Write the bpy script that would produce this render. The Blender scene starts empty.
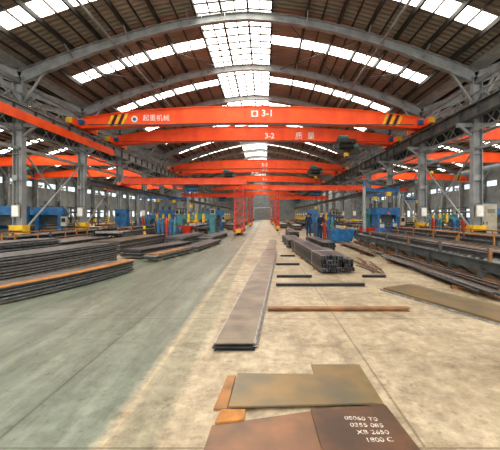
import bpy, bmesh, math, random
from mathutils import Vector, Matrix
random.seed(7)
S=bpy.context.scene
COL=S.collection
# ------------------------------------------------------------ materials
def mat(name,c1,c2=None,rough=.6,metal=0,scale=3,bump=0,emis=0,detail=6,stretch=(1,1,1),lo=.35,hi=.65,spec=.5):
    m=bpy.data.materials.new(name);m.use_nodes=True
    nt=m.node_tree;b=nt.nodes['Principled BSDF'];N=nt.nodes.new;L=nt.links.new
    b.inputs['Roughness'].default_value=rough;b.inputs['Metallic'].default_value=metal
    b.inputs['Specular IOR Level'].default_value=spec
    if c2 is None:c2=tuple(x*.75 for x in c1)
    tc=N('ShaderNodeTexCoord');mp=N('ShaderNodeMapping');mp.inputs['Scale'].default_value=stretch
    L(tc.outputs['Object'],mp.inputs['Vector'])
    n=N('ShaderNodeTexNoise');n.inputs['Scale'].default_value=scale;n.inputs['Detail'].default_value=detail
    L(mp.outputs[0],n.inputs['Vector'])
    r=N('ShaderNodeValToRGB');r.color_ramp.elements[0].position=lo;r.color_ramp.elements[1].position=hi
    r.color_ramp.elements[0].color=(*c2,1);r.color_ramp.elements[1].color=(*c1,1)
    L(n.outputs['Fac'],r.inputs['Fac']);L(r.outputs[0],b.inputs['Base Color'])
    if bump:
        bp=N('ShaderNodeBump');bp.inputs['Strength'].default_value=bump;L(n.outputs['Fac'],bp.inputs['Height']);L(bp.outputs[0],b.inputs['Normal'])
    if emis:
        L(r.outputs[0],b.inputs['Emission Color']);b.inputs['Emission Strength'].default_value=emis
    return m
ORANGE=mat('orange_paint',(.90,.12,.018),(.78,.075,.010),.38,scale=1.5)
REDO=mat('red_orange_paint',(.66,.05,.02),(.45,.035,.015),.45,scale=2)
GREY=mat('grey_steel_paint',(.33,.345,.345),(.22,.235,.24),.5,scale=2)
DGREY=mat('dark_steel_paint',(.10,.11,.11),(.055,.06,.06),.55,scale=2)
PURL=mat('purlin_steel',(.05,.045,.04),(.03,.028,.025),.6)
YEL=mat('yellow_paint',(.85,.55,.03),(.6,.35,.02),.5,scale=5)
BLK=mat('black_paint',(.02,.02,.02),(.012,.012,.012),.5)
WHT=mat('white_paint',(.85,.85,.82),(.7,.7,.68),.5)
CHALK=mat('faded_white_marking',(.62,.60,.55),(.30,.26,.22),.7,scale=25,lo=.4,hi=.6)
BLUE=mat('blue_machine_paint',(.03,.17,.38),(.02,.10,.24),.4,scale=4)
TEAL=mat('teal_machine_paint',(.08,.28,.30),(.05,.18,.2),.45)
BEIGE=mat('beige_paint',(.55,.52,.42),(.4,.37,.3),.5)
STEEL=mat('mill_steel',(.17,.17,.17),(.06,.06,.062),.42,.5,scale=6,stretch=(1,1,8))
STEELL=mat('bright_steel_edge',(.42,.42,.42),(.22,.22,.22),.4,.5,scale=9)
DSTEEL=mat('dark_mill_scale',(.05,.05,.053),(.028,.028,.03),.4,.3,scale=5)
RUST=mat('rusty_steel',(.36,.17,.065),(.14,.09,.055),.6,.2,scale=4)
OLIVE=mat('weathered_plate',(.25,.165,.07),(.125,.11,.075),.42,.3,scale=2.5,bump=.05,detail=14,lo=.3,hi=.7)
BROWN=mat('rusty_brown_plate',(.24,.12,.065),(.12,.075,.05),.45,.25,scale=3,bump=.05,detail=12,lo=.3,hi=.7)
BROWND=mat('dark_brown_plate',(.14,.07,.04),(.07,.045,.032),.42,.3,scale=3,bump=.05,detail=12)
PLATE=mat('long_plate_top',(.21,.175,.125),(.10,.085,.065),.42,.3,scale=2.5,detail=12)
ORUST=mat('orange_rust',(.48,.20,.04),(.26,.12,.04),.6,.1,scale=8)
WALL=mat('wall_cladding',(.22,.24,.25),(.15,.17,.18),.7,scale=1)
SKY=mat('translucent_roof_panel',(1,.97,.90),(.94,.89,.78),.6,scale=.8,emis=5.4)
WIN=mat('window_glazing',(.75,.85,.9),(.5,.6,.66),.3,scale=.6,emis=.75)
SKIN=mat('skin',(.5,.28,.19),(.45,.25,.17),.5)
NAVY=mat('navy_workwear',(.03,.04,.08),(.02,.03,.055),.8,scale=12)
HAIR=mat('black_hair',(.012,.01,.01),(.008,.007,.007),.6)
def roofmat():
    m=mat('corrugated_roof_sheet',(.33,.29,.235),(.22,.195,.16),.55,.1,scale=.5)
    nt=m.node_tree;N=nt.nodes.new;L=nt.links.new;b=nt.nodes['Principled BSDF']
    tc=N('ShaderNodeTexCoord');w=N('ShaderNodeTexWave');w.bands_direction='Y';w.inputs['Scale'].default_value=1.0
    L(tc.outputs['Object'],w.inputs['Vector'])
    bp=N('ShaderNodeBump');bp.inputs['Strength'].default_value=.6;bp.inputs['Distance'].default_value=.06
    L(w.outputs['Fac'],bp.inputs['Height']);L(bp.outputs[0],b.inputs['Normal']);return m
ROOF=roofmat()
def floormat():
    m=bpy.data.materials.new('shop_floor');m.use_nodes=True
    nt=m.node_tree;b=nt.nodes['Principled BSDF'];N=nt.nodes.new;L=nt.links.new
    tc=N('ShaderNodeTexCoord');sep=N('ShaderNodeSeparateXYZ');L(tc.outputs['Object'],sep.inputs[0])
    def noise(s,d=8,st=None,ro=.6):
        n=N('ShaderNodeTexNoise');n.inputs['Scale'].default_value=s;n.inputs['Detail'].default_value=d;n.inputs['Roughness'].default_value=ro
        if st:
            mp=N('ShaderNodeMapping');mp.inputs['Scale'].default_value=st;L(tc.outputs['Object'],mp.inputs['Vector']);L(mp.outputs[0],n.inputs['Vector'])
        else:L(tc.outputs['Object'],n.inputs['Vector'])
        return n.outputs['Fac']
    def ramp(f,a,ca,c,cc):
        r=N('ShaderNodeValToRGB');r.color_ramp.elements[0].position=a;r.color_ramp.elements[1].position=c
        r.color_ramp.elements[0].color=(*ca,1);r.color_ramp.elements[1].color=(*cc,1);L(f,r.inputs['Fac']);return r.outputs[0]
    def mth(op,a,c=None,clamp=False):
        n=N('ShaderNodeMath');n.operation=op;n.use_clamp=clamp
        for i,v in enumerate((a,c)):
            if v is None:continue
            if isinstance(v,(int,float)):n.inputs[i].default_value=v
            else:L(v,n.inputs[i])
        return n.outputs[0]
    def mix(f,a,c,bt='MIX'):
        n=N('ShaderNodeMixRGB');n.blend_type=bt
        for i,v in enumerate((f,a,c)):
            if isinstance(v,(int,float)):n.inputs[i].default_value=v
            elif isinstance(v,tuple):n.inputs[i].default_value=(*v,1)
            else:L(v,n.inputs[i])
        return n.outputs[0]
    big=noise(.45);fine=noise(6,14,None,.8);streak=noise(1.2,10,(2.5,.3,1),.75)
    conc=ramp(big,.3,(.31,.25,.17),.7,(.50,.42,.305))
    green=ramp(streak,.3,(.115,.145,.12),.72,(.225,.26,.21))
    x=mth('ADD',sep.outputs[0],mth('MULTIPLY',mth('SUBTRACT',fine,.5),.14))
    def band(a,c,w):
        u=mth('DIVIDE',mth('SUBTRACT',x,a),w,True);v=mth('DIVIDE',mth('SUBTRACT',c,x),w,True);return mth('MULTIPLY',u,v)
    gm=mth('MULTIPLY',band(-4.7,-1.12,.1),.93)
    lm=mth('MULTIPLY',band(-1.12,-.72,.08),.6)
    col=mix(gm,conc,green);col=mix(lm,col,(.20,.205,.145))
    ym=mth('MULTIPLY',band(-1.15,-1.09,.02),mth('MULTIPLY',mth('GREATER_THAN',streak,.52),.3));col=mix(ym,col,(.5,.45,.25))
    st=ramp(noise(1.3,12,None,.78),.50,(1,1,1),.66,(.45,.41,.37))
    col=mix(mth('SUBTRACT',.85,mth('MULTIPLY',gm,.35)),col,st,'MULTIPLY')
    spots=ramp(noise(9,4,None,.5),.62,(1,1,1),.70,(.5,.46,.42));col=mix(.6,col,spots,'MULTIPLY')
    fv=ramp(fine,.34,(.52,.51,.50),.64,(1.3,1.3,1.3));col=mix(mth('SUBTRACT',.9,mth('MULTIPLY',gm,.35)),col,fv,'MULTIPLY')
    sk=ramp(streak,.35,(.72,.70,.68),.6,(1.08,1.08,1.08));col=mix(.7,col,sk,'MULTIPLY')
    br=N('ShaderNodeTexBrick');br.offset=0;br.inputs['Scale'].default_value=1;br.inputs['Brick Width'].default_value=3;br.inputs['Row Height'].default_value=3
    br.inputs['Mortar Size'].default_value=.012;br.inputs['Color1'].default_value=(1,1,1,1);br.inputs['Color2'].default_value=(.9,.9,.89,1);br.inputs['Mortar'].default_value=(.5,.46,.42,1)
    mp=N('ShaderNodeMapping');mp.inputs['Location'].default_value=(-1.1,.6,0);L(tc.outputs['Object'],mp.inputs['Vector']);L(mp.outputs[0],br.inputs['Vector'])
    col=mix(.8,col,br.outputs['Color'],'MULTIPLY')
    L(col,b.inputs['Base Color'])
    ro=mth('SUBTRACT',mth('ADD',.42,mth('MULTIPLY',fine,.3)),mth('MULTIPLY',gm,.22));L(ro,b.inputs['Roughness'])
    bp=N('ShaderNodeBump');bp.inputs['Strength'].default_value=.1;bp.inputs['Distance'].default_value=.02;L(fine,bp.inputs['Height']);L(bp.outputs[0],b.inputs['Normal'])
    return m
FLOOR=floormat()
# ------------------------------------------------------------ mesh builder
class MB:
    def __init__(s):s.v=[];s.f=[];s.m=[];s.mats=[]
    def mi(s,m):
        if m not in s.mats:s.mats.append(m)
        return s.mats.index(m)
    def add(s,vs,fs,m):
        o=len(s.v);s.v+=[tuple(v) for v in vs];k=s.mi(m)
        for f in fs:s.f.append([o+i for i in f]);s.m.append(k)
    def frame(s,M,sx,sy,sz,m):
        vs=[M@Vector((x*sx/2,y*sy/2,z*sz/2)) for x in(-1,1) for y in(-1,1) for z in(-1,1)]
        s.add(vs,[(0,1,3,2),(4,6,7,5),(0,4,5,1),(2,3,7,6),(0,2,6,4),(1,5,7,3)],m)
    def box(s,x0,x1,y0,y1,z0,z1,m,rz=0):
        M=Matrix.Translation(((x0+x1)/2,(y0+y1)/2,(z0+z1)/2))@Matrix.Rotation(rz,4,'Z')
        s.frame(M,abs(x1-x0),abs(y1-y0),abs(z1-z0),m)
    def mtx(s,p,q,up=(0,0,1)):
        p=Vector(p);q=Vector(q);d=(q-p);l=d.length;d.normalize();up=Vector(up)
        if abs(d.dot(up))>.99:up=Vector((0,1,0))
        a=d.cross(up).normalized();n=a.cross(d)
        M=Matrix((( a.x,d.x,n.x,0),(a.y,d.y,n.y,0),(a.z,d.z,n.z,0),(0,0,0,1)))
        M.translation=(p+q)/2
        return M,l
    def beam(s,p,q,w,h,m,up=(0,0,1)):
        M,l=s.mtx(p,q,up);s.frame(M,w,l,h,m)
    def ibeam(s,p,q,w,h,m,t=.03,up=(0,0,1)):
        M,l=s.mtx(p,q,up)
        s.frame(M@Matrix.Translation((0,0,h/2-t/2)),w,l,t,m);s.frame(M@Matrix.Translation((0,0,-h/2+t/2)),w,l,t,m)
        s.frame(M,t,l,h-2*t,m)
    def cyl(s,p,q,r,m,n=10,r2=None):
        M,l=s.mtx(p,q);r2=r if r2 is None else r2
        vs=[];
        for k,(y,rr) in enumerate(((-l/2,r),(l/2,r2))):
            for i in range(n):
                a=2*math.pi*i/n;vs.append(M@Vector((rr*math.cos(a),y,rr*math.sin(a))))
        fs=[(i,(i+1)%n,n+(i+1)%n,n+i) for i in range(n)]+[tuple(range(n))[::-1],tuple(range(n,2*n))]
        s.add(vs,fs,m)
    def poly(s,pts,z0,z1,m):
        n=len(pts);vs=[(x,y,z0) for x,y in pts]+[(x,y,z1) for x,y in pts]
        s.add(vs,[tuple(range(n))[::-1],tuple(range(n,2*n))]+[(i,(i+1)%n,n+(i+1)%n,n+i) for i in range(n)],m)
    def mesh(s,name):
        me=bpy.data.meshes.new(name);me.from_pydata(s.v,[],s.f)
        for m in s.mats:me.materials.append(m)
        me.polygons.foreach_set('material_index',s.m)
        bm=bmesh.new();bm.from_mesh(me);bmesh.ops.recalc_face_normals(bm,faces=bm.faces);bm.to_mesh(me);bm.free()
        return me
    def obj(s,name,loc=(0,0,0),rz=0,parent=None):
        return place(name,s.mesh(name),loc,rz,parent)
def place(name,me,loc=(0,0,0),rz=0,parent=None,sc=(1,1,1)):
    o=bpy.data.objects.new(name,me);COL.objects.link(o);o.location=loc;o.rotation_euler=(0,0,rz);o.scale=sc
    if parent:o.parent=parent
    return o
# ------------------------------------------------------------ hall
XC=-.85;HW=11.35;SP=2*HW
Y0,Y1=-6.6,119.4
def zr(u):return 11.4-2.95*(abs(u)/HW)**1.6
FR=[-6.6+6*k for k in range(22)]
b=MB();b.box(XC-1.5*SP-1,XC+1.5*SP+1,Y0-6,Y1+1,-.3,0,FLOOR);b.obj('floor')
us=[-11.35,-10.1,-8.7,-7.3,-5.9,-4.4,-2.55,-1.3,0,1.2,2.9,4.5,5.9,7.3,8.7,10.1,11.35]
roof=MB();sky=MB();pur=MB()
for c in (-1,0,1):
    cx=XC+c*SP
    for j in range(len(FR)-1):
        ya,yb=FR[j],FR[j+1];ym=(ya+yb)/2
        for i in range(len(us)-1):
            a,d=us[i],us[i+1];za,zd=zr(a)+.52,zr(d)+.52
            ridge=-2.56<(a+d)/2<1.2
            def q(t,y0,y1):
                t.add([(cx+a,y0,za),(cx+d,y0,zd),(cx+d,y1,zd),(cx+a,y1,za)],[(0,1,2,3)],SKY if t is sky else ROOF)
            if ridge:q(sky,ya,yb)
            elif abs(a+d)/2>10.6:q(roof,ya,yb)
            else:
                q(roof,ya,ym-.5);q(sky,ym-.5,ym+.5);q(roof,ym+.5,yb)
    for u in us[1:-1]:
        pur.box(cx+u-.05,cx+u+.05,Y0,Y1,zr(u)+.28,zr(u)+.5,PURL)
    for u in (-10.7,-9.4,-8.0,-6.6,-5.2,-3.5,3.7,5.2,6.6,8.0,9.4,10.7):
        pur.box(cx+u-.025,cx+u+.025,Y0,Y1,zr(u)+.42,zr(u)+.51,PURL)
    if c==0:
        for u in(-1.9,-.65,.6):pur.box(cx+u-.03,cx+u+.03,Y0,Y1,zr(u)+.38,zr(u)+.5,PURL)
        for k in range(158):
            y=Y0+.8*k
            pur.beam((cx-2.55,y,zr(2.55)+.46),(cx,y,zr(0)+.46),.07,.07,PURL);pur.beam((cx,y,zr(0)+.46),(cx+1.2,y,zr(1.2)+.46),.07,.07,PURL)
    pur.box(cx-HW-.35,cx-HW+.35,Y0,Y1,zr(HW)+.4,zr(HW)+.6,GREY)
roof.obj('ceiling');sky.obj('window_skylight_panels');pur.obj('roof_purlins')
rf=MB();N=20
for i in range(N):
    a=-HW+2*HW*i/N;d=-HW+2*HW*(i+1)/N
    dep=.40+.25*(abs((a+d)/2)/HW)**3
    rf.ibeam((a,0,zr(a)+.28-dep/2),(d,0,zr(d)+.28-dep/2),.26,dep,GREY,.035)
for u in (-8.7,-5.9,-2.9,2.9,5.9,8.7):
    for s_ in(-1,1):rf.beam((u,0,zr(u)-.1),(u,s_*.8,zr(u)+.33),.05,.05,GREY)
rfm=rf.mesh('roof_rafter')
for c in(-1,0,1):
    for y in FR[1:]:place('roof_rafter',rfm,(XC+c*SP,y,0))
br=MB()
for y in FR[1:-1]:
    k=FR.index(y)
    if k%2==0:
        for a,d in((-10.1,-5.9),(-5.9,-1.85),(1.85,5.9),(5.9,10.1)):
            br.cyl((XC+a,y,zr(a)+.1),(XC+d,y+6,zr(d)+.1),.025,DGREY,6);br.cyl((XC+d,y,zr(d)+.1),(XC+a,y+6,zr(a)+.1),.025,DGREY,6)
    for u in(-6.6,6.6):
        br.cyl((XC+u,y,zr(u)-.05),(XC+u,y+6,zr(u)-.05),.06,GREY,8)
br.obj('roof_bracing_rods')
c_=MB()
c_.box(-.35,.35,-.3,.3,0,.04,DGREY)
c_.ibeam((0,0,.04),(0,0,8.45),.34,.46,GREY,.035,up=(1,0,0))
for s_ in(-1,1):
    c_.box(min(0,s_*.95),max(0,s_*.95),-.12,.12,5.95,6.15,GREY)
    c_.beam((s_*.15,0,5.5),(s_*.8,0,6.0),.12,.12,GREY)
    c_.beam((s_*.2,0,7.2),(s_*1.3,0,zr(HW-1.3)-.2),.1,.1,GREY)
    c_.beam((0,s_*.15,6.9),(0,s_*1.5,8.15),.1,.1,GREY)
c_.box(-.25,.25,-.2,.2,3.3,3.57,GREY)
for z in(2.2,4.6):c_.box(-.24,.24,-.18,.18,z,z+.03,GREY)
c_.box(-.18,.18,-.33,-.24,1.5,2.1,BEIGE);c_.box(-.15,.15,-.34,-.33,1.55,2.05,WHT);c_.cyl((.1,-.26,2.1),(.1,-.26,4.8),.025,DGREY,6)
cm=c_.mesh('steel_column')
g=MB()
for s_ in(-1,1):
    g.box(-.32,.32,s_*.27-.02,s_*.27+.02,.06,1.1,YEL)
    for k in range(2):g.box(-.325,.325,s_*.27-.025,s_*.27+.025,.3+k*.42,.42+k*.42,BLK)
g.box(-.34,-.3,-.28,.28,.06,1.1,YEL);g.box(.3,.34,-.28,.28,.06,1.1,YEL)
gm=g.mesh('yellow_guard')
for c in(-1.5,-.5,.5,1.5):
    for y in FR[1:]:
        o=place('steel_column',cm,(XC+c*SP,y,0));place('yellow_guard',gm,(0,0,0),0,o)
YE=Y1-.15
for c in(-.5,.5):
    X=XC+c*SP
    for s_ in(-1,1):
        inner=(s_>0)==(c<0)
        r=MB();x=X+s_*.72
        r.ibeam((x,Y0,6.45),(x,YE,6.45),.34,.6,DGREY if not(inner and c<0) else GREY,.03)
        for y in [Y0+1.5*k for k in range(84)]:r.box(x-.14,x+.14,y-.01,y+.01,6.18,6.72,DGREY)
        r.box(x-.04,x+.04,Y0,YE,6.75,6.85,STEEL)
        xo=X+s_*.32
        r.beam((xo,Y0,6.7),(xo,YE,6.7),.08,.1,GREY)
        r.beam((xo,Y0,7.5),(xo,YE,7.5),.06,.06,GREY)
        for k in range(62):
            y=Y0+2*k
            r.beam((xo,y,6.7),(xo,y+1,7.5),.05,.05,GREY);r.beam((xo,y+1,7.5),(xo,y+2,6.7),.05,.05,GREY)
            r.beam((xo,y,5.7),(xo,y+1,6.6),.04,.04,GREY);r.beam((xo,y+1,6.6),(xo,y+2,5.7),.04,.04,GREY)
        r.beam((xo,Y0,5.7),(xo,YE,5.7),.07,.08,GREY)
        if inner and c<0:
            r.box(x+.2,x+.27,Y0,26.0,5.98,6.42,ORANGE)
            for y in FR[1:6]:r.box(x,x+.22,y-.05,y+.05,6.15,6.25,DGREY)
        r.obj('crane_runway_girder')
    xi=X-math.copysign(.5,c)
    r=MB();r.ibeam((xi,23.4,3.75),(xi,YE,3.75),.25,.35,DGREY,.025);r.box(xi-.03,xi+.03,23.4,YE,3.92,3.985,STEEL)
    r.obj('lower_runway_girder')
    r=MB();r.beam((X,Y0,8.2),(X,YE,8.2),.2,.2,GREY);r.beam((X,Y0,4.9),(X,YE,4.9),.12,.16,GREY)
    for k in (3,4,8,12,16):
        y=FR[k+1];r.beam((X,y+.3,.8),(X,y+5.7,4.8),.07,.07,GREY);r.beam((X,y+5.7,.8),(X,y+.3,4.8),.07,.07,GREY)
    r.obj('column_tie_bracing')
for nm,X in(('wall_left',XC-1.5*SP-.5),('wall_right',XC+1.5*SP+.5)):
    w=MB();w.box(X-.1,X+.1,Y0,Y1,0,1.2,WALL);w.box(X-.1,X+.1,Y0,Y1,2.6,5.9,WALL);w.box(X-.1,X+.1,Y0,Y1,6.7,9.2,WALL)
    for y in [Y0+3*k for k in range(43)]:w.box(X-.12,X+.12,y-.7,y+.7,1.2,2.6,WALL);w.box(X-.12,X+.12,y-.3,y+.3,5.9,6.7,WALL)
    w.obj(nm)
    w=MB();w.box(X-.02,X+.02,Y0,Y1,1.2,2.6,WIN);w.box(X-.02,X+.02,Y0,Y1,5.9,6.7,WIN);w.obj('window_1' if 'left' in nm else 'window_2')
w=MB();xa,xb=XC-1.5*SP,XC+1.5*SP
w.box(xa,xb,Y1,Y1+.2,4.2,12,WALL);w.box(xa,XC-3,Y1,Y1+.2,0,4.2,WALL);w.box(XC+3,xb,Y1,Y1+.2,0,4.2,WALL);w.obj('wall_back')
w=MB();w.box(XC-2.98,XC+2.98,Y1+.05,Y1+.15,0,4.18,GREY)
for k in range(14):w.box(XC-2.98,XC+2.98,Y1-.0,Y1+.05,k*.3,k*.3+.03,DGREY)
w.obj('door_1')
# ------------------------------------------------------------ cranes
def text(body,size,loc,parent,mt=WHT,rx=math.pi/2,rz=0,name='lettering',off=.012):
    cu=bpy.data.curves.new(name,'FONT');cu.body=body;cu.size=size;cu.extrude=.003 if rx else .0008;cu.align_x='CENTER';cu.align_y='CENTER';cu.offset=off*size
    cu.materials.append(mt);o=bpy.data.objects.new(name,cu);COL.objects.link(o);o.location=loc;o.rotation_euler=(rx,0,rz);o.parent=parent;return o
def crane_mesh(hoist,stripes):
    m=MB();L=10.5;n=24;D=.26
    zb=lambda t:6.98+.36*(1-t*t);zt=lambda t:7.62+.72*(1-abs(t)**2.4)
    vs=[]
    for i in range(n+1):
        t=-1+2*i/n;x=L*t
        vs+=[(x,-D,zb(t)),(x,D,zb(t)),(x,D,zt(t)),(x,-D,zt(t))]
    fs=[(0,1,2,3),(4*n,4*n+3,4*n+2,4*n+1)]
    for i in range(n):
        for k in range(4):fs.append((4*i+k,4*i+4+k,4*i+4+(k+1)%4,4*i+(k+1)%4))
    m.add(vs,fs,ORANGE)
    for i in range(n):
        t=-1+2*i/n;t2=-1+2*(i+1)/n
        for z in(zb,zt):m.beam((L*t,0,z(t)),(L*t2,0,z(t2)),.68,.04,ORANGE)
    for s_ in(-1,1):
        x=s_*(L+.1)
        m.box(x-.15,x+.15,-1.5,1.5,6.95,7.35,ORANGE)
        for y in(-1.2,1.2):m.cyl((x-.1,y,7.04),(x+.1,y,7.04),.18,DGREY,14)
        m.box(x-.16,x+.16,-1.62,-1.5,7.0,7.3,YEL);m.box(x-.16,x+.16,1.5,1.62,7.0,7.3,YEL)
        for y in(-.7,.7):m.box(x-.28*s_-.15,x-.28*s_+.15,y-.12,y+.12,7.1,7.35,BLUE)
        if stripes:
            for k in range(5):
                xx=s_*(8.1+.22*k);t=xx/L
                z0,z1=zb(t)+.05,zt(t)-.05
                m.add([(xx,-D-.006,z0),(xx+.17,-D-.006,z0),(xx+.17+.3,-D-.006,z1),(xx+.3,-D-.006,z1)],[(0,1,2,3)],YEL if k%2==0 else BLK)
    m.beam((-L+.5,-.5,7.15),(L-.5,-.5,7.15),.05,.05,DGREY)
    for k in range(22):
        x=-L+.8+k*.92
        m.beam((x,-.5,7.13),(x,-.3,7.2),.04,.04,DGREY)
    if hoist is not None:
        h=hoist
        m.box(h-.75,h+.75,-.42,.42,6.98,7.12,DGREY)
        m.box(h-.7,h+.7,-.7,-.3,7.12,7.34,DGREY);m.cyl((h-.6,-.6,7.45),(h+.1,-.6,7.45),.16,TEAL,12)
        m.cyl((h-.55,-.45,6.82),(h+.55,-.45,6.82),.24,BLK,14);m.cyl((h+.55,-.45,6.82),(h+.85,-.45,6.82),.17,TEAL,12)
        m.box(h-.95,h-.55,-.65,-.2,6.62,7.0,DGREY)
        for x in(h-.5,h,h+.5):m.box(x-.03,x+.03,-.45,.45,6.9,7.2,YEL)
        for dx in(-.12,.12):m.cyl((h+dx,-.45,6.3),(h+dx,-.45,6.7),.015,BLK,6)
        m.box(h-.16,h+.16,-.55,-.35,6.05,6.32,YEL)
        m.cyl((h,-.45,5.8),(h,-.45,6.06),.04,BLK,8);m.cyl((h,-.45,5.82),(h+.14,-.45,5.76),.04,BLK,8);m.cyl((h+.14,-.45,5.76),(h+.16,-.45,5.9),.03,BLK,8)
    return m.mesh('overhead_bridge_crane')
cA=crane_mesh(None,True);cB=crane_mesh(7.0,False);cC=crane_mesh(-4.0,False)
o=place('overhead_bridge_crane',cA,(XC,22,0))
text('3-1',.56,(1.0,-.29,7.9),o,off=.02);text('起重机械',.42,(-5.9,-.29,7.6),o,off=0)
sg=MB();sg.box(.0,.42,-.285,-.27,7.7,8.08,WHT);sg.cyl((.21,-.292,7.89),(.21,-.284,7.89),.13,ORANGE,16);sg.obj('maker_sign',(0,0,0),0,o)
sg=MB();sg.cyl((-7.25,-.29,7.55),(-7.25,-.27,7.55),.2,WHT,16);sg.cyl((-7.25,-.295,7.55),(-7.25,-.289,7.55),.11,BLUE,16);sg.obj('maker_sign',(0,0,0),0,o)
o=place('overhead_bridge_crane',cB,(XC,27,0));text('3-2',.56,(1.2,-.29,7.62),o,off=.02);text('质  量',.6,(3.9,-.29,7.6),o,off=0)
for y,me in((43,cB),(47,cC),(60,cC),(78,cB),(98,cC)):
    o=place('overhead_bridge_crane',me,(XC,y,0));text('3-%d'%(3+int(y/20)),.6,(.8,-.29,7.7),o)
for c,y,me in((-1,40,cC),(-1,52,cB),(-1,76,cA),(1,26.5,cB),(1,38,cC),(1,56,cA),(1,80,cC)):
    place('overhead_bridge_crane',me,(XC+c*SP,y,0))
def semi(leg,wall,y,hw=.28,name='semi_gantry_crane'):
    m=MB();s_=1 if wall>leg else -1
    xs=sorted((leg-s_*.6,wall))
    m.box(*xs,-.2,.2,4.15,4.62,ORANGE);m.box(*xs,-.28,.28,4.12,4.15,ORANGE);m.box(*xs,-.28,.28,4.62,4.65,ORANGE)
    m.box(wall-.15,wall+.15,-1,1,3.99,4.2,ORANGE)
    z0,z1=.4,4.15
    P=lambda sx,sy,t:(leg+sx*hw,sy*(1.0-(1.0-.25)*t),z0+(z1-z0)*t)
    for sx in(-1,1):
        for sy in(-1,1):m.beam(P(sx,sy,0),P(sx,sy,1),.07,.07,REDO)
    n=8
    for k in range(n):
        a,d=k/n,(k+1)/n
        for sy in(-1,1):
            m.beam(P(-1,sy,a),P(1,sy,d),.045,.045,REDO);m.beam(P(-1,sy,a),P(1,sy,a),.045,.045,REDO)
        for sx in(-1,1):
            m.beam(P(sx,-1,a),P(sx,1,d),.045,.045,REDO)
    m.box(leg-hw-.04,leg+hw+.04,-1.5,1.5,.22,.45,REDO)
    for yy in(-1.2,1.2):m.cyl((leg-.08,yy,.19),(leg+.08,yy,.19),.17,DGREY,14)
    for yy in(-1.56,1.5):m.box(leg-.2,leg+.2,yy,yy+.06,.2,.48,YEL)
    h=leg+s_*4
    m.box(h-.5,h+.5,-.3,.3,3.9,4.12,BLK);m.cyl((h-.4,0,3.75),(h+.4,0,3.75),.2,BLUE,12);m.cyl((h,0,2.4),(h,0,3.7),.02,BLK,6);m.box(h-.12,h+.12,-.08,.08,2.2,2.45,YEL)
    return m.obj(name,(0,y,0))
semi(-2.1,XC-HW+.5,29,.36);semi(1.25,XC+HW-.5,36,.16);semi(-2.1,XC-HW+.5,50);semi(1.25,XC+HW-.5,57)
for x,y in((-2.1,22),(1.25,30)):
    r=MB();r.box(x-.04,x+.04,y,90,0,.02,STEEL);r.obj('floor_rail')
# jib cranes
def jib(arm_rz):
    m=MB();m.cyl((0,0,0),(0,0,.05),.35,DGREY,16);m.cyl((0,0,.05),(0,0,3.3),.1,GREY,14)
    for k in range(4):
        a=k*math.pi/2;m.beam((math.cos(a)*.28,math.sin(a)*.28,.05),(math.cos(a)*.1,math.sin(a)*.1,.5),.03,.1,GREY)
    d=Vector((math.cos(arm_rz),math.sin(arm_rz),0))
    m.ibeam((0,0,3.1),tuple(d*2.4+Vector((0,0,3.1))),.12,.18,BLUE,.02);m.cyl((0,0,3.3),(0,0,3.75),.07,BLUE,12);m.beam((0,0,3.7),tuple(d*1.8+Vector((0,0,3.2))),.04,.04,BLUE)
    p=d*1.7;m.box(p.x-.13,p.x+.13,p.y-.1,p.y+.1,2.75,3.01,YEL);m.cyl((p.x,p.y,1.8),(p.x,p.y,2.75),.015,BLK,6);m.box(p.x-.05,p.x+.05,p.y-.04,p.y+.04,1.65,1.8,REDO)
    return m.mesh('pillar_jib_crane')
j1=jib(.3);j2=jib(2.6)
for me,x,y in((j1,5.9,20.8),(j2,9.9,25.9),(j2,-7.0,31.7),(j1,-11,30.3),(j1,13.0,33.2)):place('pillar_jib_crane',me,(x,y,0))
m=MB();m.box(-.7,.7,-.3,.3,0,.06,DGREY)
for k in range(5):
    x=-.52+.26*k;mt=[BLUE,BLUE,REDO,BLUE,TEAL][k];m.cyl((x,0,.06),(x,0,1.25),.11,mt,14);m.cyl((x,0,1.25),(x,0,1.38),.11,mt,14,r2=.04);m.cyl((x,0,1.38),(x,0,1.48),.03,STEELL,8)
for z in(.5,1.0):
    for s_ in(-1,1):m.beam((-.7,s_*.15,z),(.7,s_*.15,z),.02,.04,DGREY)
for s_ in(-1,1):m.beam((s_*.69,0,.06),(s_*.69,0,1.1),.04,.3,DGREY)
gc=m.mesh('gas_cylinder_rack')
for x,y,rz in((12.0,21.2,-.3),(12.0,25,.0),(3.95,23.2,.1),(-6.3,22.4,.1),(-11.1,31.9,.0),(9.8,31.0,0)):place('gas_cylinder_rack',gc,(x,y,0),rz)
def bin_(mt):
    m=MB();W,D,H=.72,.5,.75
    for s_ in(-1,1):
        m.add([(s_*W*.8,-D*.8,.12),(s_*W*.8,D*.8,.12),(s_*W,D,H),(s_*W,-D,H)],[(0,1,2,3)],mt);m.add([(-W*.8,s_*D*.8,.12),(W*.8,s_*D*.8,.12),(W,s_*D,H),(-W,s_*D,H)],[(0,1,2,3)],mt)
        m.beam((s_*W,-D,H),(s_*W,D,H),.05,.05,mt);m.beam((-W,s_*D,H),(W,s_*D,H),.05,.05,mt);m.box(s_*W*.5-.06,s_*W*.5+.06,-D*.8,D*.8,0,.12,DGREY)
    m.box(-W*.8,W*.8,-D*.8,D*.8,.1,.14,mt)
    for k in range(14):
        x=random.uniform(-.4,.4);y=random.uniform(-.25,.25);m.beam((x,y,.4),(x+random.uniform(-.2,.2),y+random.uniform(-.15,.15),random.uniform(.7,.95)),.08,.02,[RUST,STEEL][k%2])
    return m.mesh('scrap_bin')
bR=bin_(REDO);bB=bin_(BLUE)
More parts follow.
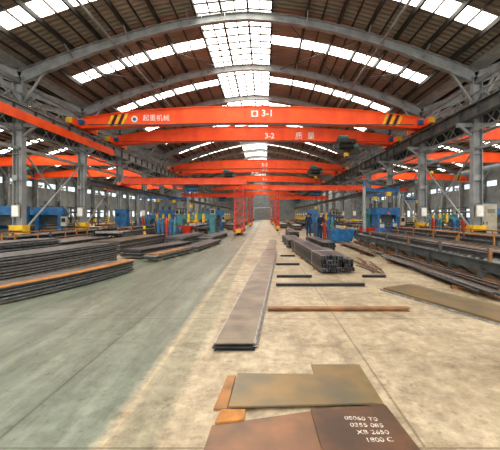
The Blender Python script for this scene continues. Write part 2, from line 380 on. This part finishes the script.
for me,x,y in((bR,6.95,22.7),(bB,4.4,20.4),(bR,-6.2,26.3),(bR,11.9,32.4),(bB,-10.9,28.9)):
    place('scrap_bin',me,(x,y,0))
# ------------------------------------------------------------ foreground steel
q=MB();q.poly([(-.44,1.85),(.43,1.85),(.40,2.84),(-.40,2.64)],.0,.014,BROWN);q.obj('steel_floor_plate')
q=MB();q.poly([(.40,1.8),(1.08,1.8),(1.0,2.9),(.37,2.84)],.015,.028,BROWND);o=q.obj('steel_floor_plate')
for k,t in enumerate(('0S060 T0','0355 085','XB 2650','1800 C')):
    text(t,.066,(.74+.02*k,2.70-.085*k,.0295),o,CHALK,rx=0,rz=-.08+.04*k,name='paint_marking',off=0)
q=MB();q.poly([(-.30,2.85),(.90,2.905),(.90,3.42),(-.27,3.45)],.028,.042,OLIVE);q.obj('steel_floor_plate')
q=MB();q.poly([(.50,3.0),(1.0,2.94),(1.0,3.72),(.49,3.72)],.0,.014,OLIVE);q.obj('steel_floor_plate')
q=MB();q.poly([(-.38,2.66),(-.16,2.7),(-.16,2.84),(-.36,2.84)],.0,.026,ORUST);q.obj('steel_offcut')
q=MB();q.poly([(-.42,2.86),(-.31,2.86),(-.29,3.44),(-.37,3.45)],.0,.02,RUST);q.obj('steel_offcut')
q=MB()
for k,(dx,dy) in enumerate(((0,0),(.03,.08),(-.02,-.03),(.015,.05),(0,0))):
    q.poly([(-.60+dx,4.12+dy),(-.12+dx,4.12+dy),(.50+dx,15+dy),(-.06+dx,15+dy)],.02*k,.02*k+.015,PLATE if k==4 else (STEELL if k%2 else DSTEEL))
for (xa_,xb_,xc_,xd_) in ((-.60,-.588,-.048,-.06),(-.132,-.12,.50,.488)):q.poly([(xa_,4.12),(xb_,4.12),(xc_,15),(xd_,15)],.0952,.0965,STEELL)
q.obj('long_steel_plate_pile')
q=MB()
for k in range(3):q.poly([(-.0+.02*k,15.6),(.45,15.6),(.75,22),(.3,22)],.02*k,.02*k+.015,PLATE)
q.obj('long_steel_plate_pile')
for y,xa_,xb_ in((5.85,.05,2.4),(7.9,.25,2.25),(9.0,.3,1.2),(9.0,2.5,3.1),(11.2,.35,1.1),(13.5,.6,1.15)):
    r=MB();r.ibeam((xa_,y,.03),(xb_,y,.03),.13,.06,RUST if y<7 else DSTEEL,.012);r.obj('skid_rail')
q=MB()
q.poly([(2.45,7.45),(3.2,7.95),(4.6,4.3),(3.85,3.85)],0,.03,STEELL);q.poly([(2.5,7.4),(3.25,7.85),(4.55,4.35),(3.85,3.95)],.035,.065,OLIVE)
q.obj('steel_plate_pair')
def stack(name,p,q_,w,h,n,top,side=STEEL,jit=.04):
    m=MB();p=Vector((*p,0));q_=Vector((*q_,0));d=(q_-p);l=d.length;ang=math.atan2(d.y,d.x)-math.pi/2
    t=h/n
    for k in range(3):
        yy=l*(.1+.4*k)-l/2;m.box(-w/2,w/2,yy-.05,yy+.05,0,.06,RUST)
    for k in range(n):
        a,e=random.uniform(-jit,jit),random.uniform(-jit,jit)*3
        mm=top if k==n-1 else (STEELL if k%3==0 else side)
        m.box(-w/2+a,w/2+a,-l/2+e,l/2+e,.06+k*t,.06+k*t+t*.72,mm)
    c=(p+q_)/2
    return m.obj(name,(c.x,c.y,0),ang)
def bentstack(name,pts,w,h,n,top,strip=None):
    m=MB();t=h/n
    for k in range(n):
        j=random.uniform(-.03,.03);e=random.uniform(-.08,.08)
        mm=top if k==n-1 else (STEELL if k%2==0 else (STEEL if k%4==1 else DSTEEL))
        for i in range(len(pts)-1):
            (x0,y0),(x1,y1)=pts[i],pts[i+1]
            if i==0:y0+=e
            z0=.03+k*t;z1=z0+t*.7
            def sl(wa,wb,za,zb_,mt):
                m.add([(x0-wa+j,y0,za),(x0-wb+j,y0,za),(x1-wb+j,y1,za),(x1-wa+j,y1,za),(x0-wa+j,y0,zb_),(x0-wb+j,y0,zb_),(x1-wb+j,y1,zb_),(x1-wa+j,y1,zb_)],
                  [(0,3,2,1),(4,5,6,7),(0,1,5,4),(1,2,6,5),(2,3,7,6),(3,0,4,7)],mt)
            sl(w,0,z0,z1,mm)
            if strip and k==n-1:sl(strip,.02,z1+.002,z1+.014,ORUST)
    for i in range(4):
        x,y=pts[min(i,len(pts)-1)];m.box(x-w,x,y+.15,y+.25,0,.03,RUST)
    return m.obj(name)
def smooth(pts,n=5):
    o=[]
    for i in range(len(pts)-1):
        p0=Vector(pts[max(i-1,0)]);p1=Vector(pts[i]);p2=Vector(pts[i+1]);p3=Vector(pts[min(i+2,len(pts)-1)])
        for k in range(n):
            t=k/n;v=.5*((2*p1)+(p2-p0)*t+(2*p0-5*p1+4*p2-p3)*t*t+(3*p1-p0-3*p2+p3)*t**3);o.append((v.x,v.y))
    return o+[pts[-1]]
bentstack('steel_strip_stack',smooth([(-4.75,6.0),(-4.35,7.1),(-3.98,8.4),(-3.72,9.9)]),.75,.28,9,STEEL,.3)
bentstack('steel_strip_stack',smooth([(-6.6,6.6),(-5.95,7.8),(-5.55,9.6),(-5.15,12.2)]),1.0,.62,18,STEEL)
bentstack('steel_strip_stack',smooth([(-8.2,7.4),(-7.6,8.6),(-7.2,10.2),(-6.9,11.8)]),.9,.8,20,STEEL)
for (p,q_,w,h,n,tp) in (((-4.9,12.8),(-3.9,16.8),.8,.28,7,STEEL),((-3.9,12.0),(-3.3,14.8),.5,.2,5,RUST),((-3.3,15.2),(-2.9,20),.8,.16,4,STEEL),((-6.4,14),(-6.0,19),1.2,.5,10,PLATE),
    ((-4.8,18.5),(-4.5,23),1,.4,8,STEEL),((-3.6,21),(-3.3,26),1,.25,5,STEEL),((-8.6,12.8),(-8.3,17),1.4,.5,9,STEEL)):
    stack('steel_plate_stack',p,q_,w,h,n,tp)
def bundle(cols,rows,L,cw=.15,ch=.11):
    m=MB();W=cols*cw
    for y in(-L*.38,0,L*.38):m.box(-W/2-.06,W/2+.06,y-.05,y+.05,0,.06,RUST)
    for r_ in range(rows):
        for c in range(cols):
            x=-W/2+cw*(c+.5);z=.06+ch*(r_+.5);e=random.uniform(-.12,.12);mt=DSTEEL if (r_+c)%3 else STEEL
            m.box(x-cw*.47,x+cw*.47,-L/2+e,L/2+e,z+ch*.28,z+ch*.46,mt)
            for s_ in(-1,1):m.box(x+s_*cw*.42-.01,x+s_*cw*.42+.01,-L/2+e,L/2+e,z-ch*.46,z+ch*.28,mt)
            m.box(x-.02,x+.02,-L/2+e+.02,L/2+e-.02,z-ch*.46,z+ch*.28,DSTEEL)
    for y in(-L*.3,L*.3):m.box(-W/2-.012,W/2+.012,y-.02,y+.02,.055,.07+ch*rows,STEELL)
    return m
bundle(4,4,6.6).obj('steel_channel_bundle',(1.65,12.8,0),.05)
bundle(2,3,3.6).obj('steel_channel_bundle',(2.25,11.4,0),.03)
bundle(5,3,4.6).obj('steel_channel_bundle',(1.45,19,0),.02)
bundle(4,3,4.4).obj('steel_channel_bundle',(2.7,17.6,0),.05)
bundle(4,4,5).obj('steel_channel_bundle',(1.9,25,0),.0)
m=MB()
for k in range(16):
    x=2.9+random.random()*.5;y=9.4+random.random()*2.4;a=random.uniform(-.2,.2);l=random.uniform(1,2.4)
    m.cyl((x,y,.02+k*.002),(x+math.sin(a)*l,y+math.cos(a)*l,.02+k*.002),.016,STEEL if k%2 else RUST,6)
m.obj('loose_steel_rods')
for (x,y,L_,n_) in((4.4,9.6,6,22),(4.25,16.2,5.5,18)):
    m=MB()
    for k in range(n_):
        xx=random.uniform(-.2,.2);z=.09+abs(random.gauss(0,.05));a=random.uniform(-.12,.12)
        m.cyl((xx-a,-L_/2+random.uniform(-.3,.3),z),(xx+a,L_/2+random.uniform(-.3,.3),z),.028,[DSTEEL,STEEL,RUST][k%3],7)
    for yy in(-L_/3,L_/3):m.box(-.35,.35,yy-.05,yy+.05,0,.07,RUST)
    m.obj('steel_bar_bundle',(x,y,0))
def conveyor(L,W,H,load):
    m=MB()
    for s_ in(-1,1):
        m.ibeam((s_*W/2,-L/2,H-.12),(s_*W/2,L/2,H-.12),.1,.24,DGREY,.02)
        m.ibeam((s_*W/2,-L/2,.1),(s_*W/2,L/2,.1),.1,.12,RUST,.02)
    k=0;y=-L/2+.2
    while y<L/2:
        m.cyl((-W/2+.05,y,H-.04),(W/2-.05,y,H-.04),.07,STEELL,8)
        if k%4==0:
            for s_ in(-1,1):m.box(s_*W/2-.06,s_*W/2+.06,y-.06,y+.06,0,H-.1,DGREY)
            m.beam((-W/2,y,.3),(W/2,y,.3),.06,.06,DGREY)
            m.beam((W/2,y,.1),(W/2,min(y+1.2,L/2),H-.2),.04,.04,RUST);m.beam((-W/2,y,.1),(-W/2,min(y+1.2,L/2),H-.2),.04,.04,DSTEEL)
        if load and k%7==3:
            for s_ in(-1,1):m.box(s_*W/2-.035,s_*W/2+.035,y-.035,y+.035,H,H+.3,[DGREY,RUST][k%2])
        y+=.32;k+=1
    for i in range(load):
        x=-W/2+.2+i*(W-.4)/max(1,load-1)
        m.ibeam((x,-L/2+random.uniform(.2,1.8),H+.1),(x+random.uniform(-.06,.06),L/2-random.uniform(.2,1.5),H+.1),.12,.13,[STEEL,DSTEEL,STEELL,RUST][i%4],.02)
    return m.mesh('roller_conveyor')
cv1=conveyor(13,1.7,.55,6);cv2=conveyor(12,1.6,.7,5);cv3=conveyor(12,1.6,.6,0)
for me,x,y in((cv1,5.9,13.2),(cv2,8.4,16),(cv3,6.2,30.6),(cv2,8.6,37.5),(cv2,-8.3,24.5),(cv1,-10.6,19),(cv3,-7.2,38.3),(cv2,-17,24),(cv1,14,22),(cv2,5.2,47),(cv1,-15,38),(cv2,16,38)):
    place('roller_conveyor',me,(x,y,0))
def rail(L,mt):
    m=MB()
    for k in range(int(L/2)+1):m.cyl((0,-L/2+2*k,0),(0,-L/2+2*k,.95),.03,mt,8)
    for z in(.5,.93):m.cyl((0,-L/2,z),(0,L/2,z),.025,mt,8)
    return m.mesh('safety_guard_rail')
rl=rail(12,ORUST);place('safety_guard_rail',rl,(-9.4,16.5,0));place('safety_guard_rail',rl,(4.9,31,0));place('safety_guard_rail',rl,(9.75,17,0))
rl=rail(8,ORUST);place('safety_guard_rail',rl,(7.2,15,0));place('safety_guard_rail',rl,(11.9,38,0));place('safety_guard_rail',rl,(-13.2,33,0))
def press(body):
    m=MB()
    m.box(-.8,.8,-.6,.6,0,.35,body);m.box(-.75,-.55,-.55,.55,.35,1.9,body);m.box(.55,.75,-.55,.55,.35,1.9,body)
    m.box(-.85,.85,-.5,.5,1.6,2.1,body);m.box(-.5,.5,-.08,.08,1.0,1.6,DGREY);m.box(-.55,.55,-.35,.35,.35,.8,DGREY)
    m.cyl((-.35,0,2.1),(-.35,0,2.5),.13,DGREY,14);m.cyl((.35,0,2.1),(.35,0,2.5),.13,DGREY,14)
    m.box(.8,1.1,-.75,-.45,.9,1.5,BEIGE);m.beam((.95,-.6,0),(.95,-.6,.9),.06,.06,DGREY);m.box(.84,1.06,-.77,-.75,1.15,1.4,BLK)
    m.box(-.5,.5,-.62,-.6,.08,.2,YEL)
    return m.mesh('hydraulic_press')
def cutter(body):
    m=MB()
    for x in(-1.3,1.3):
        m.box(x-.25,x+.25,-.9,.9,0,.3,body);m.box(x-.2,x+.2,-.4,.4,.3,1.25,body)
    m.box(-1.6,1.6,-.25,.25,1.25,1.65,body)
    for x in(-.6,0,.6):m.box(x-.1,x+.1,-.42,-.25,1.0,1.7,YEL);m.cyl((x,-.33,.75),(x,-.33,1.0),.03,STEEL,8)
    for y in(-.6,0,.6):m.box(-1.05,1.05,y-.05,y+.05,.5,.6,DGREY)
    m.box(-1.05,-.95,-.7,.7,0,.55,DGREY);m.box(.95,1.05,-.7,.7,0,.55,DGREY)
    m.box(1.2,1.55,-.55,-.3,1.65,2.1,BEIGE);m.box(1.24,1.5,-.56,-.55,1.72,2.02,BLK)
    return m.mesh('gantry_cutting_machine')
def motor(body):
    m=MB()
    m.box(-.5,.5,-.4,.4,0,.15,DGREY);m.box(-.45,.1,-.32,.32,.15,.75,body);m.cyl((.1,0,.5),(.55,0,.5),.24,body,16);m.cyl((.55,0,.5),(.62,0,.5),.18,BLK,16)
    m.box(-.35,0,-.2,.2,.75,1.15,body);m.box(-.3,-.05,-.22,-.2,.85,1.05,BEIGE);m.cyl((-.2,0,1.15),(-.2,0,1.35),.04,YEL,8)
    for k in range(5):m.box(.15+k*.08,.17+k*.08,-.26,.26,.28,.72,body)
    return m.mesh('drive_motor_unit')
def cabinet(body,w=.9,h=2):
    m=MB();m.box(-w/2,w/2,-.3,.3,.1,h,body);m.box(-w/2+.03,w/2-.03,-.27,.27,0,.1,DGREY)
    for s_ in(-1,1):
        m.box(min(s_*.02,s_*(w/2-.03)),max(s_*.02,s_*(w/2-.03)),-.315,-.3,.15,h-.05,body);m.box(s_*.08-.015,s_*.08+.015,-.34,-.315,h*.5,h*.5+.15,BLK)
    m.box(-w/2+.1,-.1,-.32,-.315,h-.5,h-.25,BLK);m.box(-w/2-.03,w/2+.03,-.33,.33,h,h+.05,BLUE)
    for k in range(4):m.box(.1,w/2-.1,-.325,-.315,h-.5+k*.06,h-.47+k*.06,DGREY)
    return m.mesh('control_cabinet')
pB=press(BLUE);pT=press(TEAL);cu=cutter(BLUE);cuT=cutter(TEAL);mo=motor(BLUE);cbB=cabinet(BLUE);cbG=cabinet(BEIGE,1.1,2.2)
for me,n,x,y,rz in ((pB,'hydraulic_press',-14.6,20,0),(pB,'hydraulic_press',-13.9,22.8,.2),(cu,'gantry_cutting_machine',-20,27,0),(mo,'drive_motor_unit',-9.2,31.4,0),(cu,'gantry_cutting_machine',-9.7,33.7,0),
    (mo,'drive_motor_unit',7.2,21.2,0),(mo,'drive_motor_unit',8.6,22.9,0),(pB,'hydraulic_press',8.5,24.8,.1),(cbG,'control_cabinet',11.8,18.9,-.3),(cbB,'control_cabinet',12.0,15.2,-.2),
    (cuT,'gantry_cutting_machine',-5.6,28.8,0),(pT,'hydraulic_press',-8.0,46.8,0),(cu,'gantry_cutting_machine',6.1,38.6,0),
    (pB,'hydraulic_press',-10.2,36.2,0),(pT,'hydraulic_press',8.8,28,0),(cuT,'gantry_cutting_machine',14.8,30,0),(pB,'hydraulic_press',18,27,0),(cbB,'control_cabinet',-11.0,27,0),(cbG,'control_cabinet',-11.1,38.2,0),(pB,'hydraulic_press',-22,34,0),
    (mo,'drive_motor_unit',-6.4,24.4,.2),(cbB,'control_cabinet',4.2,31,0),(pB,'hydraulic_press',-5.2,36.5,0)):
    place(n,me,(x,y,0),rz)
def rack(L):
    m=MB()
    for k in range(int(L/1.5)+1):
        y=-L/2+1.5*k
        m.beam((0,y,0),(0,y,2.4),.1,.1,DGREY);m.box(-.5,.5,y-.05,y+.05,0,.1,DGREY)
        for z in(.6,1.2,1.8):m.box(-.5,.5,y-.03,y+.03,z,z+.07,DGREY)
    for z in(.67,1.27,1.87):
        for i in range(7):
            x=-.45+i*.14+(.07 if i>3 else 0)
            m.cyl((x,-L/2+random.uniform(-.4,.2),z+.05),(x,L/2+random.uniform(-.3,.3),z+.05),.045,[STEEL,RUST,DSTEEL][i%3],7)
    m.beam((0,-L/2,2.35),(0,L/2,2.35),.06,.06,DGREY)
    return m.mesh('cantilever_bar_rack')
rk=rack(6)
for x,y in((-9.9,42.4),(9.4,47.5),(-18.9,32.5),(14,47),(-20.5,40),(13.8,11.6),(19.5,34),(-14.4,48.6),(21,43),(-23,22),(21,20),(18,14),(-17,14)):place('cantilever_bar_rack',rk,(x,y,0))
sv=[]
for v in range(4):
    m=MB();w=random.uniform(.9,1.4);l=random.uniform(3,5);h=random.uniform(.4,1.0);n=int(h/.06)
    for k in range(n):
        a=random.uniform(-.05,.05);m.box(-w/2+a,w/2+a,-l/2+a*2,l/2+a*2,.08+k*.06,.08+k*.06+.045,[STEEL,STEELL,RUST,DSTEEL][(k+v)%4])
    for y in(-l/3,l/3):m.box(-w/2,w/2,y-.05,y+.05,0,.08,RUST)
    sv.append(m.mesh('steel_plate_stack'))
i=0
for y in range(26,100,6):
    for x in(-5.0 if y>38 or y==32 else None,-3.6 if y>33 else None,3.4 if y not in(32,26) else None,2.2 if y>39 else None,4.9 if y>54 else None,-9 if y>50 else None,8 if y>52 else None,-15 if y>52 else None,15 if y>52 else None):
        if x is None:continue
        place('steel_plate_stack',sv[i%4],(x+random.uniform(-.05,.05) if abs(x)>4 else x,y+random.uniform(-.3,.3),0),random.uniform(-.02,.02),None,(.75 if 2<x<4 else 1,1,1));i+=1
m=MB();m.cyl((0,0,0),(0,0,.03),.16,BLK,16);m.cyl((0,0,.03),(0,0,.9),.08,YEL,16);m.cyl((0,0,.35),(0,0,.47),.083,BLK,16);m.cyl((0,0,.65),(0,0,.77),.083,BLK,16);m.cyl((0,0,.9),(0,0,.94),.08,YEL,16,r2=.03)
bo=m.mesh('safety_bollard')
for x,y in((4.9,21.6),(-7.1,20.6)):place('safety_bollard',bo,(x,y,0))
# ------------------------------------------------------------ worker
def skin(name,V,E,R,root=0,sub=2):
    me=bpy.data.meshes.new(name);me.from_pydata(V,E,[]);o=bpy.data.objects.new(name,me);COL.objects.link(o)
    md=o.modifiers.new('s','SKIN');md.use_smooth_shade=True
    for i,r in enumerate(R):
        me.skin_vertices[0].data[i].radius=(r,r) if not isinstance(r,tuple) else r
        me.skin_vertices[0].data[i].use_root=(i==root)
    sd=o.modifiers.new('d','SUBSURF');sd.levels=sub;sd.render_levels=sub
    dg=bpy.context.evaluated_depsgraph_get();dg.update()
    m2=bpy.data.meshes.new_from_object(o.evaluated_get(dg));bpy.data.objects.remove(o);m2.name=name;return m2
def worker(loc,rz,lean,arms):
    V=[(0,0,.95),(0,0,1.08),(0,-lean*.4,1.25),(0,-lean,1.42),(0,-lean*1.2,1.50),(0,-lean*1.35,1.58)];R=[(.16,.12),(.145,.11),(.165,.115),(.15,.10),(.055,.055),(.055,.055)]
    E=[(0,1),(1,2),(2,3),(3,4),(4,5)]
    for s_ in(-1,1):
        b0=len(V);V+=[(s_*.1,0,.88),(s_*.12,-.02,.50),(s_*.13,.02,.10),(s_*.13,-.03,.05),(s_*.14,-.17,.035)];R+=[.095,.065,.05,.045,.035]
        E+=[(0,b0),(b0,b0+1),(b0+1,b0+2),(b0+2,b0+3),(b0+3,b0+4)]
        b0=len(V);sh,el,wr=arms[0 if s_<0 else 1];V+=[sh,el,wr];R+=[.062,.045,.03];E+=[(3,b0),(b0,b0+1),(b0+1,b0+2)]
    me=skin('body',V,E,R)
    for mm in(NAVY,SKIN,BLK):me.materials.append(mm)
    for p in me.polygons:
        z=p.center.z;p.material_index=2 if z<.09 else(1 if z>1.49 and abs(p.center.x)<.1 else 0);p.use_smooth=True
    root=place('factory_worker',me,loc,rz)
    hy=-lean*1.35-.02;bm=bmesh.new();bmesh.ops.create_uvsphere(bm,u_segments=20,v_segments=14,radius=1)
    for v in bm.verts:
        x,y,z=v.co;w=.076*(1-.18*max(0,-z));v.co=(x*w,y*.095*(1-.1*max(0,-z))+hy,z*.12+1.66)
    hm=bpy.data.meshes.new('head');bm.to_mesh(hm);bm.free()
    hm.materials.append(SKIN);hm.materials.append(HAIR)
    for p in hm.polygons:
        p.use_smooth=True;c=p.center;p.material_index=1 if (c.z>1.71 or (c.y>hy+.01 and c.z>1.60)) else 0
    place('head',hm,(0,0,0),0,root)
    f=MB();f.cyl((0,hy-.085,1.675),(0,hy-.112,1.645),.009,SKIN,8,r2=.015)
    for s_ in(-1,1):
        f.cyl((s_*.03,hy-.088,1.672),(s_*.03,hy-.093,1.672),.009,WHT,8);f.cyl((s_*.03,hy-.092,1.672),(s_*.03,hy-.095,1.672),.005,BLK,8)
        f.box(s_*.074-.008,s_*.074+.008,hy-.01,hy+.025,1.635,1.695,SKIN)
    f.box(-.022,.022,hy-.093,hy-.085,1.612,1.620,RUST)
    f.obj('face',(0,0,0),0,root)
    for k,(sh,el,wr) in enumerate(arms):
        s_=-1 if k==0 else 1;wr=Vector(wr);d=(wr-Vector(el)).normalized();side=d.cross(Vector((s_,0,.1))).normalized();nrm=side.cross(d)
        V=[tuple(wr-d*.02),tuple(wr+d*.05),tuple(wr+d*.085)];R=[(.026,.02),(.036,.018),(.034,.015)];E=[(0,1),(1,2)]
        hmz=skin('hand',V,E,R,0,1);hmz.materials.append(SKIN);place('hand',hmz,(0,0,0),0,root)
        for j in range(5):
            if j==4:st=wr+d*.03+side*.03;dd=(d+side*.8).normalized();ln=.05
            else:st=wr+d*.085+side*(-.027+.018*j);dd=d;ln=[.06,.075,.08,.07][j]
            p1=st+dd*ln*.5;p2=p1+(dd-nrm*.5).normalized()*ln*.5
            fm=skin('finger',[tuple(st-dd*.01),tuple(p1),tuple(p2)],[(0,1),(1,2)],[.009,.008,.007],0,1);fm.materials.append(SKIN);place('finger',fm,(0,0,0),0,root)
    return root
worker((3.25,20.8,0),.5,.12,[((-.2,-.1,1.42),(-.26,-.12,1.14),(-.18,-.34,1.05)),((.2,-.1,1.42),(.25,-.15,1.14),(.15,-.36,1.1))])
worker((3.3,26.5,0),2.6,.03,[((-.2,-.02,1.42),(-.25,.02,1.14),(-.24,-.06,.88)),((.2,-.02,1.42),(.25,.02,1.14),(.24,-.06,.88))])
# ------------------------------------------------------------ light, camera
w=bpy.data.worlds.new('sky');S.world=w;w.use_nodes=True
bg=w.node_tree.nodes['Background'];bg.inputs[0].default_value=(1,.98,.95,1);bg.inputs[1].default_value=2.3
cd=bpy.data.cameras.new('camera');co=bpy.data.objects.new('camera',cd);COL.objects.link(co);S.camera=co
co.location=(0,0,1.6);co.rotation_euler=(math.pi/2,0,0);cd.sensor_width=36;cd.lens=25.2;cd.shift_x=-.03;cd.shift_y=-.02;cd.clip_start=.05;cd.clip_end=400
S.view_settings.view_transform='Standard'
try:S.view_settings.look='Medium High Contrast'
except Exception:pass
S.view_settings.exposure=.45
